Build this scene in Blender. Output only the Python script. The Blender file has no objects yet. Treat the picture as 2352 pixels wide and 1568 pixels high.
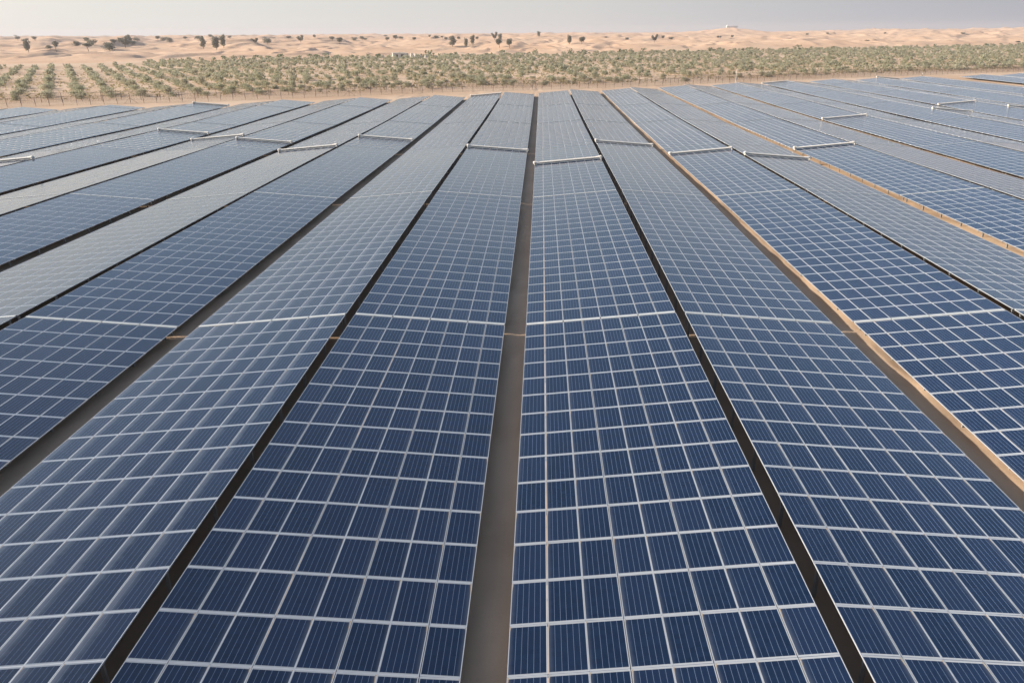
import bpy, math, random
import numpy as np
from mathutils import Vector, Matrix, Euler

random.seed(7)
RNG = np.random.default_rng(7)
scene = bpy.context.scene
COL = scene.collection
R = math.radians

# ------------------------------------------------------------------ camera
# measured on the photograph at 2352 px width: rows vanish at (1249, 77)
F_PX, VPX, VPY, CX, CY = 1720.0, 1249.0, 77.0, 1176.0, 784.0
PITCH = math.atan((CY - VPY) / F_PX)
ROLL = 0.0065
LOW = 0.60                     # height of the low edge of the tables
CAM_Z = 14.24 + LOW

cam_d = bpy.data.cameras.new('camera')
cam = bpy.data.objects.new('camera', cam_d)
COL.objects.link(cam)
scene.camera = cam
cam_d.sensor_width = 36.0
cam_d.lens = 36.0 * F_PX / 2352.0
cam_d.shift_x = -(VPX - CX) / 2352.0
cam_d.clip_start = 0.1
cam_d.clip_end = 20000.0
cam.location = (0, 0, CAM_Z)
cam.matrix_world = Matrix.Translation((0, 0, CAM_Z)) @ Matrix.Rotation(math.pi / 2 - PITCH, 4, 'X') @ Matrix.Rotation(-ROLL, 4, 'Z')

# ------------------------------------------------------------------ light
SUN_EL = 23.0
SUN_AZ = -88.0                 # degrees from +Y, negative is to the left
world = bpy.data.worlds.new('World')
scene.world = world
world.use_nodes = True
wn = world.node_tree
wn.nodes.clear()
sky = wn.nodes.new('ShaderNodeTexSky')
sky.sky_type = 'NISHITA'
sky.sun_disc = False
sky.sun_elevation = R(SUN_EL)
sky.sun_rotation = R(SUN_AZ)
sky.altitude = 0
sky.air_density = 1.0
sky.dust_density = 1.2
sky.ozone_density = 1.5
bg = wn.nodes.new('ShaderNodeBackground')
bg.inputs['Strength'].default_value = 0.12
wo = wn.nodes.new('ShaderNodeOutputWorld')
# dusty air over the desert: a pale veil, densest at the horizon, brighter and warmer towards the sun
SUNV = (math.sin(R(SUN_AZ)) * math.cos(R(SUN_EL)), math.cos(R(SUN_AZ)) * math.cos(R(SUN_EL)), math.sin(R(SUN_EL)))
tc = wn.nodes.new('ShaderNodeTexCoord')
dot = wn.nodes.new('ShaderNodeVectorMath'); dot.operation = 'DOT_PRODUCT'
wn.links.new(tc.outputs['Generated'], dot.inputs[0]); dot.inputs[1].default_value = SUNV
mr = wn.nodes.new('ShaderNodeMapRange'); mr.inputs[1].default_value = -1.0; mr.inputs[2].default_value = 1.0
wn.links.new(dot.outputs['Value'], mr.inputs[0])
veil = wn.nodes.new('ShaderNodeValToRGB'); cr = veil.color_ramp
VEIL = [(0.0, (0.22, 0.245, 0.31)), (0.25, (0.262, 0.275, 0.322)), (0.36, (0.345, 0.350, 0.378)), (0.50, (0.455, 0.450, 0.445)), (0.74, (0.550, 0.545, 0.520)), (0.88, (0.70, 0.66, 0.60)), (1.0, (1.5, 1.3, 1.05))]
while len(cr.elements) < len(VEIL): cr.elements.new(0.5)
VS = 8.33
for e, (p_, c_) in zip(cr.elements, VEIL):
    e.position = p_; e.color = (c_[0] * VS, c_[1] * VS, c_[2] * VS, 1)
wn.links.new(mr.outputs[0], veil.inputs[0])
sx = wn.nodes.new('ShaderNodeSeparateXYZ'); wn.links.new(tc.outputs['Generated'], sx.inputs[0])
el = wn.nodes.new('ShaderNodeMapRange'); el.interpolation_type = 'SMOOTHERSTEP'
el.inputs[1].default_value = -0.05; el.inputs[2].default_value = 0.40; el.inputs[3].default_value = 0.97; el.inputs[4].default_value = 0.08
wn.links.new(sx.outputs['Z'], el.inputs[0])
skm = wn.nodes.new('ShaderNodeMix'); skm.data_type = 'RGBA'
wn.links.new(el.outputs[0], skm.inputs[0]); wn.links.new(sky.outputs[0], skm.inputs[6]); wn.links.new(veil.outputs[0], skm.inputs[7])
wn.links.new(skm.outputs[2], bg.inputs[0])
wn.links.new(bg.outputs[0], wo.inputs[0])

sun_d = bpy.data.lights.new('sun', 'SUN')
sun_d.energy = 5.0
sun_d.angle = R(0.6)
sun_d.color = (1.0, 0.90, 0.78)
sun = bpy.data.objects.new('sun', sun_d)
COL.objects.link(sun)
sun_dir = Vector((math.sin(R(SUN_AZ)) * math.cos(R(SUN_EL)), math.cos(R(SUN_AZ)) * math.cos(R(SUN_EL)), math.sin(R(SUN_EL))))
sun.rotation_euler = sun_dir.to_track_quat('Z', 'Y').to_euler()
sun.location = (-60, 15, 40)

scene.view_settings.view_transform = 'Standard'
scene.view_settings.look = 'None'
scene.view_settings.gamma = 1.0
scene.view_settings.exposure = 0.55
try:
    scene.cycles.use_denoising = True
    scene.cycles.max_bounces = 6
    scene.cycles.volume_bounces = 1
    scene.cycles.diffuse_bounces = 3
    scene.cycles.transparent_max_bounces = 8
    scene.cycles.caustics_reflective = False
    scene.cycles.caustics_refractive = False
except Exception:
    pass

# ------------------------------------------------------------------ helpers
def cam_ray(px, py):
    """direction of the ray through a pixel of the 2352 px wide photograph"""
    u = px - VPX
    v = CY - py
    d = Vector((u / F_PX, v / F_PX, -1.0)).normalized()
    return (cam.matrix_world.to_3x3() @ d).normalized()

def on_height(px, py, z):
    d = cam_ray(px, py)
    t = (z - CAM_Z) / d.z
    return Vector((0, 0, CAM_Z)) + d * t

def smooth(a, b, x):
    t = np.clip((np.asarray(x, float) - a) / (b - a), 0, 1)
    return t * t * (3 - 2 * t)

_perm = RNG.random((256, 256))
def vnoise(x, y):
    x = np.asarray(x, float); y = np.asarray(y, float)
    xi = np.floor(x).astype(int); yi = np.floor(y).astype(int)
    fx = x - xi; fy = y - yi
    fx = fx * fx * fx * (fx * (fx * 6 - 15) + 10); fy = fy * fy * fy * (fy * (fy * 6 - 15) + 10)
    g = lambda a, b: _perm[a & 255, b & 255]
    a = g(xi, yi) * (1 - fx) + g(xi + 1, yi) * fx
    b = g(xi, yi + 1) * (1 - fx) + g(xi + 1, yi + 1) * fx
    return (a * (1 - fy) + b * fy) * 2 - 1

def fbm(x, y, octv=4):
    s = 0.0; a = 0.5
    for k in range(octv):
        s = s + a * vnoise(x * 2 ** k + 17.3 * k, y * 2 ** k - 9.1 * k)
        a *= 0.5
    return s

def tag(o, label=None, cat=None, group=None, kind=None):
    if label: o['label'] = label
    if cat: o['category'] = cat
    if group: o['group'] = group
    if kind: o['kind'] = kind
    return o

def link(name, me, parent=None, loc=None, rot=None):
    o = bpy.data.objects.new(name, me)
    COL.objects.link(o)
    if parent is not None: o.parent = parent
    if loc is not None: o.location = loc
    if rot is not None: o.rotation_euler = rot
    return o

class MB:
    """collects polygons, then makes one mesh"""
    def __init__(s):
        s.v = []; s.f = []; s.m = []; s.uv = []
    def quad(s, pts, mat=0, uv=None):
        n = len(s.v)
        s.v += [tuple(p) for p in pts]
        s.f.append(tuple(range(n, n + len(pts)))); s.m.append(mat)
        s.uv.append(uv if uv else [(0, 0)] * len(pts))
    def box(s, a, b, mat=0, M=None, skip=()):
        x0, y0, z0 = a; x1, y1, z1 = b
        P = [Vector(p) for p in ((x0, y0, z0), (x1, y0, z0), (x1, y1, z0), (x0, y1, z0), (x0, y0, z1), (x1, y0, z1), (x1, y1, z1), (x0, y1, z1))]
        if M is not None: P = [M @ p for p in P]
        n = len(s.v); s.v += [tuple(p) for p in P]
        fs = {'bottom': (0, 3, 2, 1), 'top': (4, 5, 6, 7), 'front': (0, 1, 5, 4), 'right': (1, 2, 6, 5), 'back': (2, 3, 7, 6), 'left': (3, 0, 4, 7)}
        for k, f in fs.items():
            if k in skip: continue
            s.f.append(tuple(n + i for i in f)); s.m.append(mat); s.uv.append([(0, 0)] * 4)
    def tube(s, p0, p1, r0, r1=None, n=8, mat=0, caps=True):
        p0 = Vector(p0); p1 = Vector(p1); r1 = r0 if r1 is None else r1
        d = (p1 - p0).normalized()
        a = d.orthogonal().normalized(); b = d.cross(a)
        k = len(s.v)
        for p, r in ((p0, r0), (p1, r1)):
            for i in range(n):
                t = 2 * math.pi * i / n
                s.v.append(tuple(p + a * (r * math.cos(t)) + b * (r * math.sin(t))))
        for i in range(n):
            j = (i + 1) % n
            s.f.append((k + i, k + j, k + n + j, k + n + i)); s.m.append(mat); s.uv.append([(0, 0)] * 4)
        if caps:
            s.f.append(tuple(k + i for i in reversed(range(n)))); s.m.append(mat); s.uv.append([(0, 0)] * n)
            s.f.append(tuple(k + n + i for i in range(n))); s.m.append(mat); s.uv.append([(0, 0)] * n)
    def lathe(s, prof, axis_pt, axis, n=12, mat=0):
        """prof: list of (distance along the axis, radius)"""
        axis_pt = Vector(axis_pt); d = Vector(axis).normalized()
        a = d.orthogonal().normalized(); b = d.cross(a); k = len(s.v)
        for t, r in prof:
            for i in range(n):
                th = 2 * math.pi * i / n
                s.v.append(tuple(axis_pt + d * t + a * (r * math.cos(th)) + b * (r * math.sin(th))))
        for q in range(len(prof) - 1):
            for i in range(n):
                j = (i + 1) % n
                s.f.append((k + q * n + i, k + q * n + j, k + (q + 1) * n + j, k + (q + 1) * n + i)); s.m.append(mat); s.uv.append([(0, 0)] * 4)
        s.f.append(tuple(k + i for i in reversed(range(n)))); s.m.append(mat); s.uv.append([(0, 0)] * n)
        e = k + (len(prof) - 1) * n
        s.f.append(tuple(e + i for i in range(n))); s.m.append(mat); s.uv.append([(0, 0)] * n)
    def mesh(s, name, mats, smooth_=False):
        me = bpy.data.meshes.new(name)
        me.from_pydata(s.v, [], s.f)
        for m in mats: me.materials.append(m)
        if len(mats) > 1:
            me.polygons.foreach_set('material_index', s.m)
        uvl = me.uv_layers.new(name='UVMap')
        flat = [c for f in s.uv for q in f for c in q]
        uvl.data.foreach_set('uv', flat)
        if smooth_:
            me.polygons.foreach_set('use_smooth', [True] * len(me.polygons))
        me.update()
        return me

def np_mesh(name, V, F, mats, mat_idx=None, smooth_=False, uv=None):
    """V (n,3), F (m,k) arrays"""
    me = bpy.data.meshes.new(name)
    V = np.ascontiguousarray(V, np.float32); F = np.ascontiguousarray(F, np.int32)
    me.vertices.add(len(V)); me.vertices.foreach_set('co', V.ravel())
    k = F.shape[1]
    me.loops.add(F.size); me.loops.foreach_set('vertex_index', F.ravel())
    me.polygons.add(len(F))
    me.polygons.foreach_set('loop_start', np.arange(0, F.size, k, dtype=np.int32))
    me.polygons.foreach_set('loop_total', np.full(len(F), k, np.int32))
    for m in mats: me.materials.append(m)
    if mat_idx is not None: me.polygons.foreach_set('material_index', np.ascontiguousarray(mat_idx, np.int32))
    if smooth_: me.polygons.foreach_set('use_smooth', np.ones(len(F), bool))
    if uv is not None:
        l = me.uv_layers.new(name='UVMap'); l.data.foreach_set('uv', np.ascontiguousarray(uv, np.float32).ravel())
    me.update(calc_edges=True)
    me.validate()
    return me

# ------------------------------------------------------------------ materials
class NT:
    def __init__(s, name):
        s.mat = bpy.data.materials.new(name); s.mat.use_nodes = True
        s.t = s.mat.node_tree; s.n = s.t.nodes
        s.b = s.n['Principled BSDF']
    def node(s, t, **k):
        n = s.n.new(t)
        for a, b in k.items(): setattr(n, a, b)
        return n
    def set(s, sock, v):
        if isinstance(v, bpy.types.NodeSocket): s.t.links.new(v, sock)
        else: sock.default_value = v
    def math(s, op, a, b=0.0, clamp=False):
        n = s.node('ShaderNodeMath', operation=op, use_clamp=clamp)
        s.set(n.inputs[0], a); s.set(n.inputs[1], b)
        return n.outputs[0]
    def mix(s, fac, a, b, blend='MIX'):
        n = s.node('ShaderNodeMix', data_type='RGBA', blend_type=blend)
        s.set(n.inputs[0], fac); s.set(n.inputs[6], a); s.set(n.inputs[7], b)
        return n.outputs[2]
    def ramp(s, v, lo, hi, a=0.0, b=1.0):
        n = s.node('ShaderNodeMapRange', interpolation_type='SMOOTHSTEP')
        s.set(n.inputs[0], v)
        n.inputs[1].default_value = lo; n.inputs[2].default_value = hi
        n.inputs[3].default_value = a; n.inputs[4].default_value = b
        return n.outputs[0]
    def noise(s, vec, scale, detail=3.0, rough=0.5):
        n = s.node('ShaderNodeTexNoise'); n.inputs['Scale'].default_value = scale
        n.inputs['Detail'].default_value = detail; n.inputs['Roughness'].default_value = rough
        if vec is not None: s.t.links.new(vec, n.inputs['Vector'])
        return n.outputs[0]
    def pos(s):
        return s.node('ShaderNodeNewGeometry').outputs['Position']
    def scaled(s, vec, sc):
        n = s.node('ShaderNodeMapping'); n.inputs['Scale'].default_value = sc
        s.t.links.new(vec, n.inputs['Vector']); return n.outputs[0]
    def bump(s, h, strength, dist):
        n = s.node('ShaderNodeBump'); n.inputs['Strength'].default_value = strength; n.inputs['Distance'].default_value = dist
        s.set(n.inputs['Height'], h); s.t.links.new(n.outputs[0], s.b.inputs['Normal'])
    def out(s, color=None, rough=None, metal=None, spec=None):
        if color is not None: s.set(s.b.inputs['Base Color'], color)
        if rough is not None: s.set(s.b.inputs['Roughness'], rough)
        if metal is not None: s.b.inputs['Metallic'].default_value = metal
        if spec is not None: s.b.inputs['Specular IOR Level'].default_value = spec
        return s.mat

def C(r, g, b): return (r, g, b, 1.0)
PW, PL = 0.970, 1.660          # module width (across the slope) and length (along the row)
PITCH_W, PITCH_L = 0.988, 1.672

def mat_glass(name, dust_and_glow):
    m = NT(name)
    uv = m.node('ShaderNodeUVMap'); uv.uv_map = 'UVMap'
    sep = m.node('ShaderNodeSeparateXYZ'); m.t.links.new(uv.outputs[0], sep.inputs[0])
    u = m.math('MULTIPLY', sep.outputs[0], PW - 0.024)     # metres from the low edge
    v = m.math('MULTIPLY', sep.outputs[1], PL - 0.024)     # metres from the near end
    mu, mv = 0.007, 0.047
    cw = (PW - 0.024 - 2 * mu) / 6.0; cl = (PL - 0.024 - 2 * mv) / 10.0
    cu = m.math('DIVIDE', m.math('SUBTRACT', u, mu), cw)
    cv = m.math('DIVIDE', m.math('SUBTRACT', v, mv), cl)
    def edge(c, size):
        fr = m.math('FRACT', c)
        d = m.math('MINIMUM', fr, m.math('SUBTRACT', 1.0, fr))
        return m.math('MULTIPLY', d, size)
    du = edge(cu, cw); dv = edge(cv, cl)
    line_u = m.math('LESS_THAN', du, 0.0036)
    line_v = m.math('MULTIPLY', m.math('LESS_THAN', dv, 0.0012), 0.6)
    out_v = m.math('MAXIMUM', m.math('LESS_THAN', cv, 0.0), m.math('GREATER_THAN', cv, 10.0))
    out_u = m.math('MAXIMUM', m.math('LESS_THAN', cu, 0.0), m.math('GREATER_THAN', cu, 6.0))
    # bus bars: four per cell, very thin
    bb = m.math('MULTIPLY', m.math('LESS_THAN', edge(m.math('ADD', m.math('MULTIPLY', cu, 4.0), 0.5), cw / 4), 0.0008), 0.25)
    back = m.math('MAXIMUM', out_u, out_v)
    # per panel tint
    info = m.node('ShaderNodeObjectInfo')
    geo = m.node('ShaderNodeNewGeometry')
    rnd = m.math('FRACT', m.math('ADD', info.outputs['Random'], geo.outputs['Random Per Island']))
    cellid = m.node('ShaderNodeTexWhiteNoise', noise_dimensions='3D')
    comb = m.node('ShaderNodeCombineXYZ')
    m.set(comb.inputs[0], m.math('FLOOR', cu)); m.set(comb.inputs[1], m.math('FLOOR', cv)); m.set(comb.inputs[2], rnd)
    m.t.links.new(comb.outputs[0], cellid.inputs['Vector'])
    ca = m.mix(rnd, C(0.0035, 0.014, 0.040), C(0.009, 0.021, 0.056))
    cb = m.mix(cellid.outputs[0], ca, C(0.008, 0.025, 0.068))
    ccol = m.mix(0.5, ca, cb)
    base = m.mix(m.math('MULTIPLY', line_u, 0.62), ccol, C(0.34, 0.43, 0.60))
    base = m.mix(back, base, C(0.42, 0.44, 0.46))
    # dust washed down to the low edge, widened where its scattered sunlight is painted in
    p = geo.outputs['Position']
    n1 = m.noise(m.scaled(p, (1, 1, 1)), 2.3, 4.0, 0.6)
    n2 = m.noise(m.scaled(p, (3, 0.35, 1)), 3.0, 3.0, 0.6)
    nn = m.math('ADD', m.math('MULTIPLY', n1, 0.7), m.math('MULTIPLY', rnd, 0.35))
    reach = m.math('MULTIPLY', nn, 0.40 * dust_and_glow)
    low = m.math('SUBTRACT', 1.0, m.math('DIVIDE', u, m.math('ADD', reach, 0.05)), True)
    low = m.math('MULTIPLY', m.math('POWER', low, 1.35), m.math('ADD', m.math('MULTIPLY', n2, 0.30), 0.26))
    film = m.math('MULTIPLY', n1, 0.008)
    dust = m.math('ADD', m.math('MULTIPLY', low, 0.80 * dust_and_glow), film, True)
    base = m.mix(dust, base, C(0.38, 0.42, 0.47))
    # caked sand at the far low corner
    vv = m.math('SUBTRACT', PL - 0.024, v)
    cor = m.math('SUBTRACT', 1.0, m.math('ADD', m.math('DIVIDE', u, 0.055), m.math('DIVIDE', vv, m.math('ADD', m.math('MULTIPLY', rnd, 0.8), 0.02))), True)
    cor = m.math('MULTIPLY', cor, m.math('ADD', m.math('MULTIPLY', n2, 1.2), 0.1), True)
    base = m.mix(m.ramp(cor, 0.05, 0.4), base, C(0.42, 0.33, 0.24))
    rough = m.math('ADD', m.math('MULTIPLY', dust, 0.45), m.math('ADD', m.math('MULTIPLY', rnd, 0.06), 0.05))
    m.bump(m.noise(p, 0.9, 2.0), 0.05, 0.02)
    m.b.inputs['IOR'].default_value = 1.50
    m.b.inputs['Diffuse Roughness'].default_value = 1.0
    return m.out(base, rough, spec=0.5)

def mat_simple(name, col, rough=0.6, metal=0.0, var=0.12, scale=3.0, bump=0.0):
    m = NT(name)
    n = m.noise(m.pos(), scale, 4.0, 0.6)
    d = tuple(c * (1 - var) for c in col); l = tuple(min(1, c * (1 + var)) for c in col)
    c = m.mix(m.ramp(n, 0.3, 0.7), C(*d), C(*l))
    if bump: m.bump(n, 0.5, bump)
    return m.out(c, rough, metal)

def mat_sand(name, col_a, col_b, dunes=False):
    m = NT(name)
    p = m.pos()
    big = m.noise(m.scaled(p, (0.02, 0.02, 0.02)), 1.0, 4.0, 0.55)
    med = m.noise(m.scaled(p, (1, 1, 1)), 0.35, 5.0, 0.65)
    fine = m.noise(p, 9.0, 4.0, 0.7)
    c = m.mix(m.ramp(big, 0.35, 0.65), C(*col_a), C(*col_b))
    c = m.mix(m.math('MULTIPLY', m.ramp(med, 0.45, 0.75), 0.35), c, C(col_a[0] * 0.78, col_a[1] * 0.76, col_a[2] * 0.74))
    c = m.mix(m.math('MULTIPLY', m.ramp(fine, 0.55, 0.8), 0.20), c, C(0.24, 0.18, 0.13))
    if dunes:
        m.bump(med, 0.5, 0.5)
    else:
        m.bump(m.math('ADD', med, m.math('MULTIPLY', fine, 0.25)), 0.6, 0.08)
    return m.out(c, 0.95, spec=0.1)

def mat_leaf(name, cols, rough=0.8):
    m = NT(name)
    geo = m.node('ShaderNodeNewGeometry'); info = m.node('ShaderNodeObjectInfo')
    r = geo.outputs['Random Per Island']
    big = m.noise(m.scaled(geo.outputs['Position'], (1, 1, 1)), 0.12, 3.0, 0.6)
    t = m.math('FRACT', m.math('ADD', info.outputs['Random'], m.math('MULTIPLY', r, 0.5)))
    c = m.mix(m.ramp(big, 0.35, 0.65), C(*cols[0]), C(*cols[1]))
    c = m.mix(m.math('MULTIPLY', t, 0.7), c, C(*cols[2]))
    c = m.mix(m.math('MULTIPLY', r, 0.4), c, C(*cols[3]))
    s = m.b
    s.inputs['Transmission Weight'].default_value = 0.0
    m.out(c, rough, spec=0.15)
    tr = m.node('ShaderNodeBsdfTranslucent'); m.set(tr.inputs[0], c)
    mx = m.node('ShaderNodeMixShader'); mx.inputs[0].default_value = 0.45
    o = m.n['Material Output']
    m.t.links.new(s.outputs[0], mx.inputs[1]); m.t.links.new(tr.outputs[0], mx.inputs[2]); m.t.links.new(mx.outputs[0], o.inputs[0])
    return m.mat

M_GLASS = mat_glass('solar_glass_dust_sunglow', 1.3)  # real dust plus its glow towards the sun, painted into the colour
M_GLASS_B = mat_glass('solar_glass_dust_plain', 0.42)  # thin dust band, no painted glow
M_FRAME = mat_simple('anodised_aluminium', (0.62, 0.64, 0.66), 0.42, 0.35, 0.06, 1.5)
M_BACK = mat_simple('grey_backsheet', (0.30, 0.30, 0.30), 0.7)
M_STEEL = mat_simple('galvanised_steel', (0.42, 0.43, 0.43), 0.5, 0.5)
M_COVER = mat_simple('bridge_rail_paint', (0.74, 0.75, 0.71), 0.6, 0.0, 0.06)
M_RUBBER = mat_simple('black_rubber', (0.02, 0.02, 0.02), 0.8)
M_CREAM = mat_simple('cream_housing', (0.82, 0.75, 0.65), 0.55, 0.0, 0.07, 2.0)
M_SAND = mat_sand('field_sand', (0.54, 0.372, 0.245), (0.64, 0.475, 0.335))
M_DUNE = mat_sand('dune_sand', (0.60, 0.392, 0.252), (0.68, 0.470, 0.315), True)
M_FENCE = mat_simple('brown_fence_steel', (0.20, 0.15, 0.115), 0.6, 0.2)
M_BARK = mat_simple('grey_bark', (0.13, 0.10, 0.075), 0.9)
M_WALL = mat_simple('whitewashed_wall', (0.66, 0.62, 0.55), 0.9)
M_DARK = mat_simple('dark_opening', (0.05, 0.045, 0.04), 0.9)
M_TREE = mat_leaf('tree_leaf', [(0.20, 0.20, 0.15), (0.23, 0.22, 0.165), (0.16, 0.17, 0.12), (0.28, 0.26, 0.19)])
M_SHRUB = mat_leaf('shrub_leaf', [(0.42, 0.41, 0.26), (0.49, 0.44, 0.33), (0.31, 0.34, 0.20), (0.55, 0.49, 0.37)])
M_TUFT = mat_leaf('dry_tuft_leaf', [(0.40, 0.33, 0.16), (0.34, 0.30, 0.16), (0.44, 0.35, 0.17), (0.26, 0.21, 0.12)])

# ------------------------------------------------------------------ terrain
PROF_Y = [-60, 37, 70.7, 104.4, 138.0, 171.7, 210, 300, 5000]
PROF_Z = [0.0, 0.0, -0.09, -0.34, -0.58, -0.60, -0.60, -0.6, -0.6]
def zprof(y): return np.interp(y, PROF_Y, PROF_Z)

TENT = 17.35
VAL0 = -1.489                    # centre of the valley just left of the camera's column
FOOT_P = (-20.0, 625.0); FOOT_N = (-0.428, 0.904)
FENCE_PTS_X = [-400, -124.6, -88, -50, -29, -6, 15.6, 42.6, 74, 106.8, 182.9, 420]
FENCE_PTS_Y = [74, 186.5, 197.0, 214.5, 225.0, 230.5, 238.0, 251.0, 266.5, 284.0, 315.0, 412]
def fence_y(x): return np.interp(x, FENCE_PTS_X, FENCE_PTS_Y)
END_X = [-200, -105.7, -77.5, -69.8, -53.2, -36, -18, -1.8, 14.5, 27, 49.5, 88, 166, 250]
END_Y = [135, 174, 178, 184, 189.5, 194.5, 201, 210.5, 217, 224, 237, 254, 284, 316]
def row_end(x): return float(np.interp(x, END_X, END_Y))

def ground_z(x, y):
    x = np.asarray(x, float); y = np.asarray(y, float)
    z = zprof(y)
    z = z + 0.15 * fbm(x * 0.8, y * 0.33, 3) + 0.05 * fbm(x * 2.6 + 40, y * 1.5, 2)
    out = smooth(8, 30, y - fence_y(x))
    z = z + out * (0.35 * fbm(x * 0.05, y * 0.05, 3) + 0.18 * fbm(x * 0.25, y * 0.25, 3))
    return z

def axis(segs):
    a = []
    for lo, hi, st in segs:
        a += list(np.arange(lo, hi, st))
    return np.array(sorted(set(np.round(a, 3))))
xs = list(np.arange(-1500, -210, 60)) + list(np.arange(-210, 260, 5.0)) + list(np.arange(260, 2200, 60))
for n in range(-2, 4):
    c = VAL0 + n * TENT
    xs += list(np.arange(c - 2.2, c + 2.8, 0.22))
xs = np.array(sorted(set(np.round(xs, 3))))
ys = np.array(sorted(set(np.round(list(np.arange(-120, 6, 12.0)) + list(np.arange(6, 75, 0.4)) + list(np.arange(75, 320, 2.2)) + list(np.arange(320, 1500, 10)), 3))))
gx, gy = np.meshgrid(xs, ys)
gz = ground_z(gx, gy)
V = np.stack([gx.ravel(), gy.ravel(), gz.ravel()], 1)
nx, ny = len(xs), len(ys)
ii, jj = np.meshgrid(np.arange(nx - 1), np.arange(ny - 1))
a = (jj * nx + ii).ravel()
Fq = np.stack([a, a + 1, a + 1 + nx, a + nx], 1)
ground = link('ground', np_mesh('ground', V, Fq, [M_SAND], smooth_=True))
tag(ground, 'flat sandy ground under the solar field and the shrub planting', kind='structure')

def saw(ph, sharp=0.74):
    """asymmetric dune profile: long windward rise, short slip face; 0..1"""
    t = ph - np.floor(ph)
    up = t / sharp; dn = (1 - t) / (1 - sharp)
    v = np.minimum(up, dn)
    return v * v * (3 - 2 * v) * 0.55 + v * 0.45

HILL = cam_ray(1685, 74); HILL = (HILL.x / HILL.y * 2300, 2300.0)
def dune_z(x, y):
    x = np.asarray(x, float); y = np.asarray(y, float)
    t = (x - FOOT_P[0]) * FOOT_N[0] + (y - FOOT_P[1]) * FOOT_N[1]
    t = t + 12 * fbm(x * 0.02, y * 0.02, 3)
    rise = 7.5 * smooth(-40, 1000, t) + 3.0 * smooth(700, 2600, t)
    right = smooth(150, 700, x - 0.28 * (y - 600)) * smooth(20, 500, t)
    wx = x + 38 * fbm(x * 0.006 + 3, y * 0.006, 3); wy = y + 60 * fbm(x * 0.006 - 7, y * 0.006 + 5, 3)
    q1 = (wx * 0.90 + wy * 0.44)
    q2 = (wx * 0.80 - wy * 0.30) + 30 * fbm(x * 0.015, y * 0.015, 3)
    a1 = 0.5 + 0.9 * smooth(-0.3, 0.5, fbm(x * 0.008 + 11, y * 0.006, 3))
    a2 = smooth(-0.15, 0.35, fbm(x * 0.02 - 5, y * 0.015 + 9, 3))
    a3 = smooth(-0.1, 0.3, fbm(x * 0.035 + 25, y * 0.03 - 19, 2))
    d = 3.9 * a1 * saw(q1 / 115.0, 0.84) + 2.2 * a2 * saw(q2 / 55.0 + 0.3, 0.83)
    d = d + 1.5 * a3 * saw((wx * 0.95 + wy * 0.15) / 24.0 + 1.5 * fbm(x * 0.03, y * 0.03, 2), 0.84)
    d = d + 4.0 * fbm(x * 0.006 + 50, y * 0.006, 3) + 0.5 * fbm(x * 0.05, y * 0.05, 3)
    z = rise * (1 + 0.20 * right) + 2.0 * right + d * smooth(-5, 80, t) * (1 + 0.5 * right)
    hx, hy = HILL
    z = z + 13.0 * np.exp(-(((x - hx) / 105.0) ** 2 + ((y - hy) / 160.0) ** 2)) * (1 + 0.2 * fbm(x * 0.02, y * 0.02, 2))
    return z - 0.6 - 1.4 * (1 - smooth(-30, 10, t))

ang = np.radians(np.linspace(-47, 46, 760))
dist = 440.0 * (4600.0 / 440.0) ** np.linspace(0, 1, 520)
A_, D_ = np.meshgrid(ang, dist)
dx_ = np.sin(A_) * D_; dy_ = np.cos(A_) * D_
dz_ = dune_z(dx_, dy_)
V = np.stack([dx_.ravel(), dy_.ravel(), dz_.ravel()], 1)
nx, ny = len(ang), len(dist)
ii, jj = np.meshgrid(np.arange(nx - 1), np.arange(ny - 1))
a = (jj * nx + ii).ravel()
dunes = link('dunes', np_mesh('dunes', V, np.stack([a, a + 1, a + 1 + nx, a + nx], 1), [M_DUNE], smooth_=True))
tag(dunes, 'pale orange wind-blown sand dunes beyond the shrubs, reaching the horizon', kind='structure')

def surf_z(x, y):
    return max(float(dune_z(x, y)), float(ground_z(x, y)))

def hit_terrain(px, py, t0=300.0):
    d = cam_ray(px, py)
    t = t0; prev = t0
    while t < 4500:
        p = Vector((0, 0, CAM_Z)) + d * t
        if p.z <= surf_z(p.x, p.y):
            lo, hi = prev, t
            for _ in range(14):
                mid = (lo + hi) / 2; q = Vector((0, 0, CAM_Z)) + d * mid
                if q.z <= surf_z(q.x, q.y): hi = mid
                else: lo = mid
            return Vector((0, 0, CAM_Z)) + d * hi
        prev = t; t *= 1.004
    return None

# ------------------------------------------------------------------ haze
hb = MB(); hb.box((-3700, -150, -3.6), (3700, 4800, 46))
m = bpy.data.materials.new('thin_air'); m.use_nodes = True
m.node_tree.nodes.clear()
pv = m.node_tree.nodes.new('ShaderNodeVolumePrincipled'); mo = m.node_tree.nodes.new('ShaderNodeOutputMaterial')
pv.inputs['Color'].default_value = (0.67, 0.67, 0.71, 1); pv.inputs['Density'].default_value = 0.00015
pv.inputs['Anisotropy'].default_value = 0.12
m.node_tree.links.new(pv.outputs[0], mo.inputs['Volume'])
haze = link('haze', hb.mesh('haze', [m])); tag(haze, 'thin pale desert haze over the whole scene', kind='stuff')
haze.visible_shadow = True

# ------------------------------------------------------------------ solar tables
SLOPE = math.atan(0.65 / 7.877)
NCOL, NROW = 8, 20
RAIL_Y0 = 37.05; SEG = NROW * PITCH_L + 0.25

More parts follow.
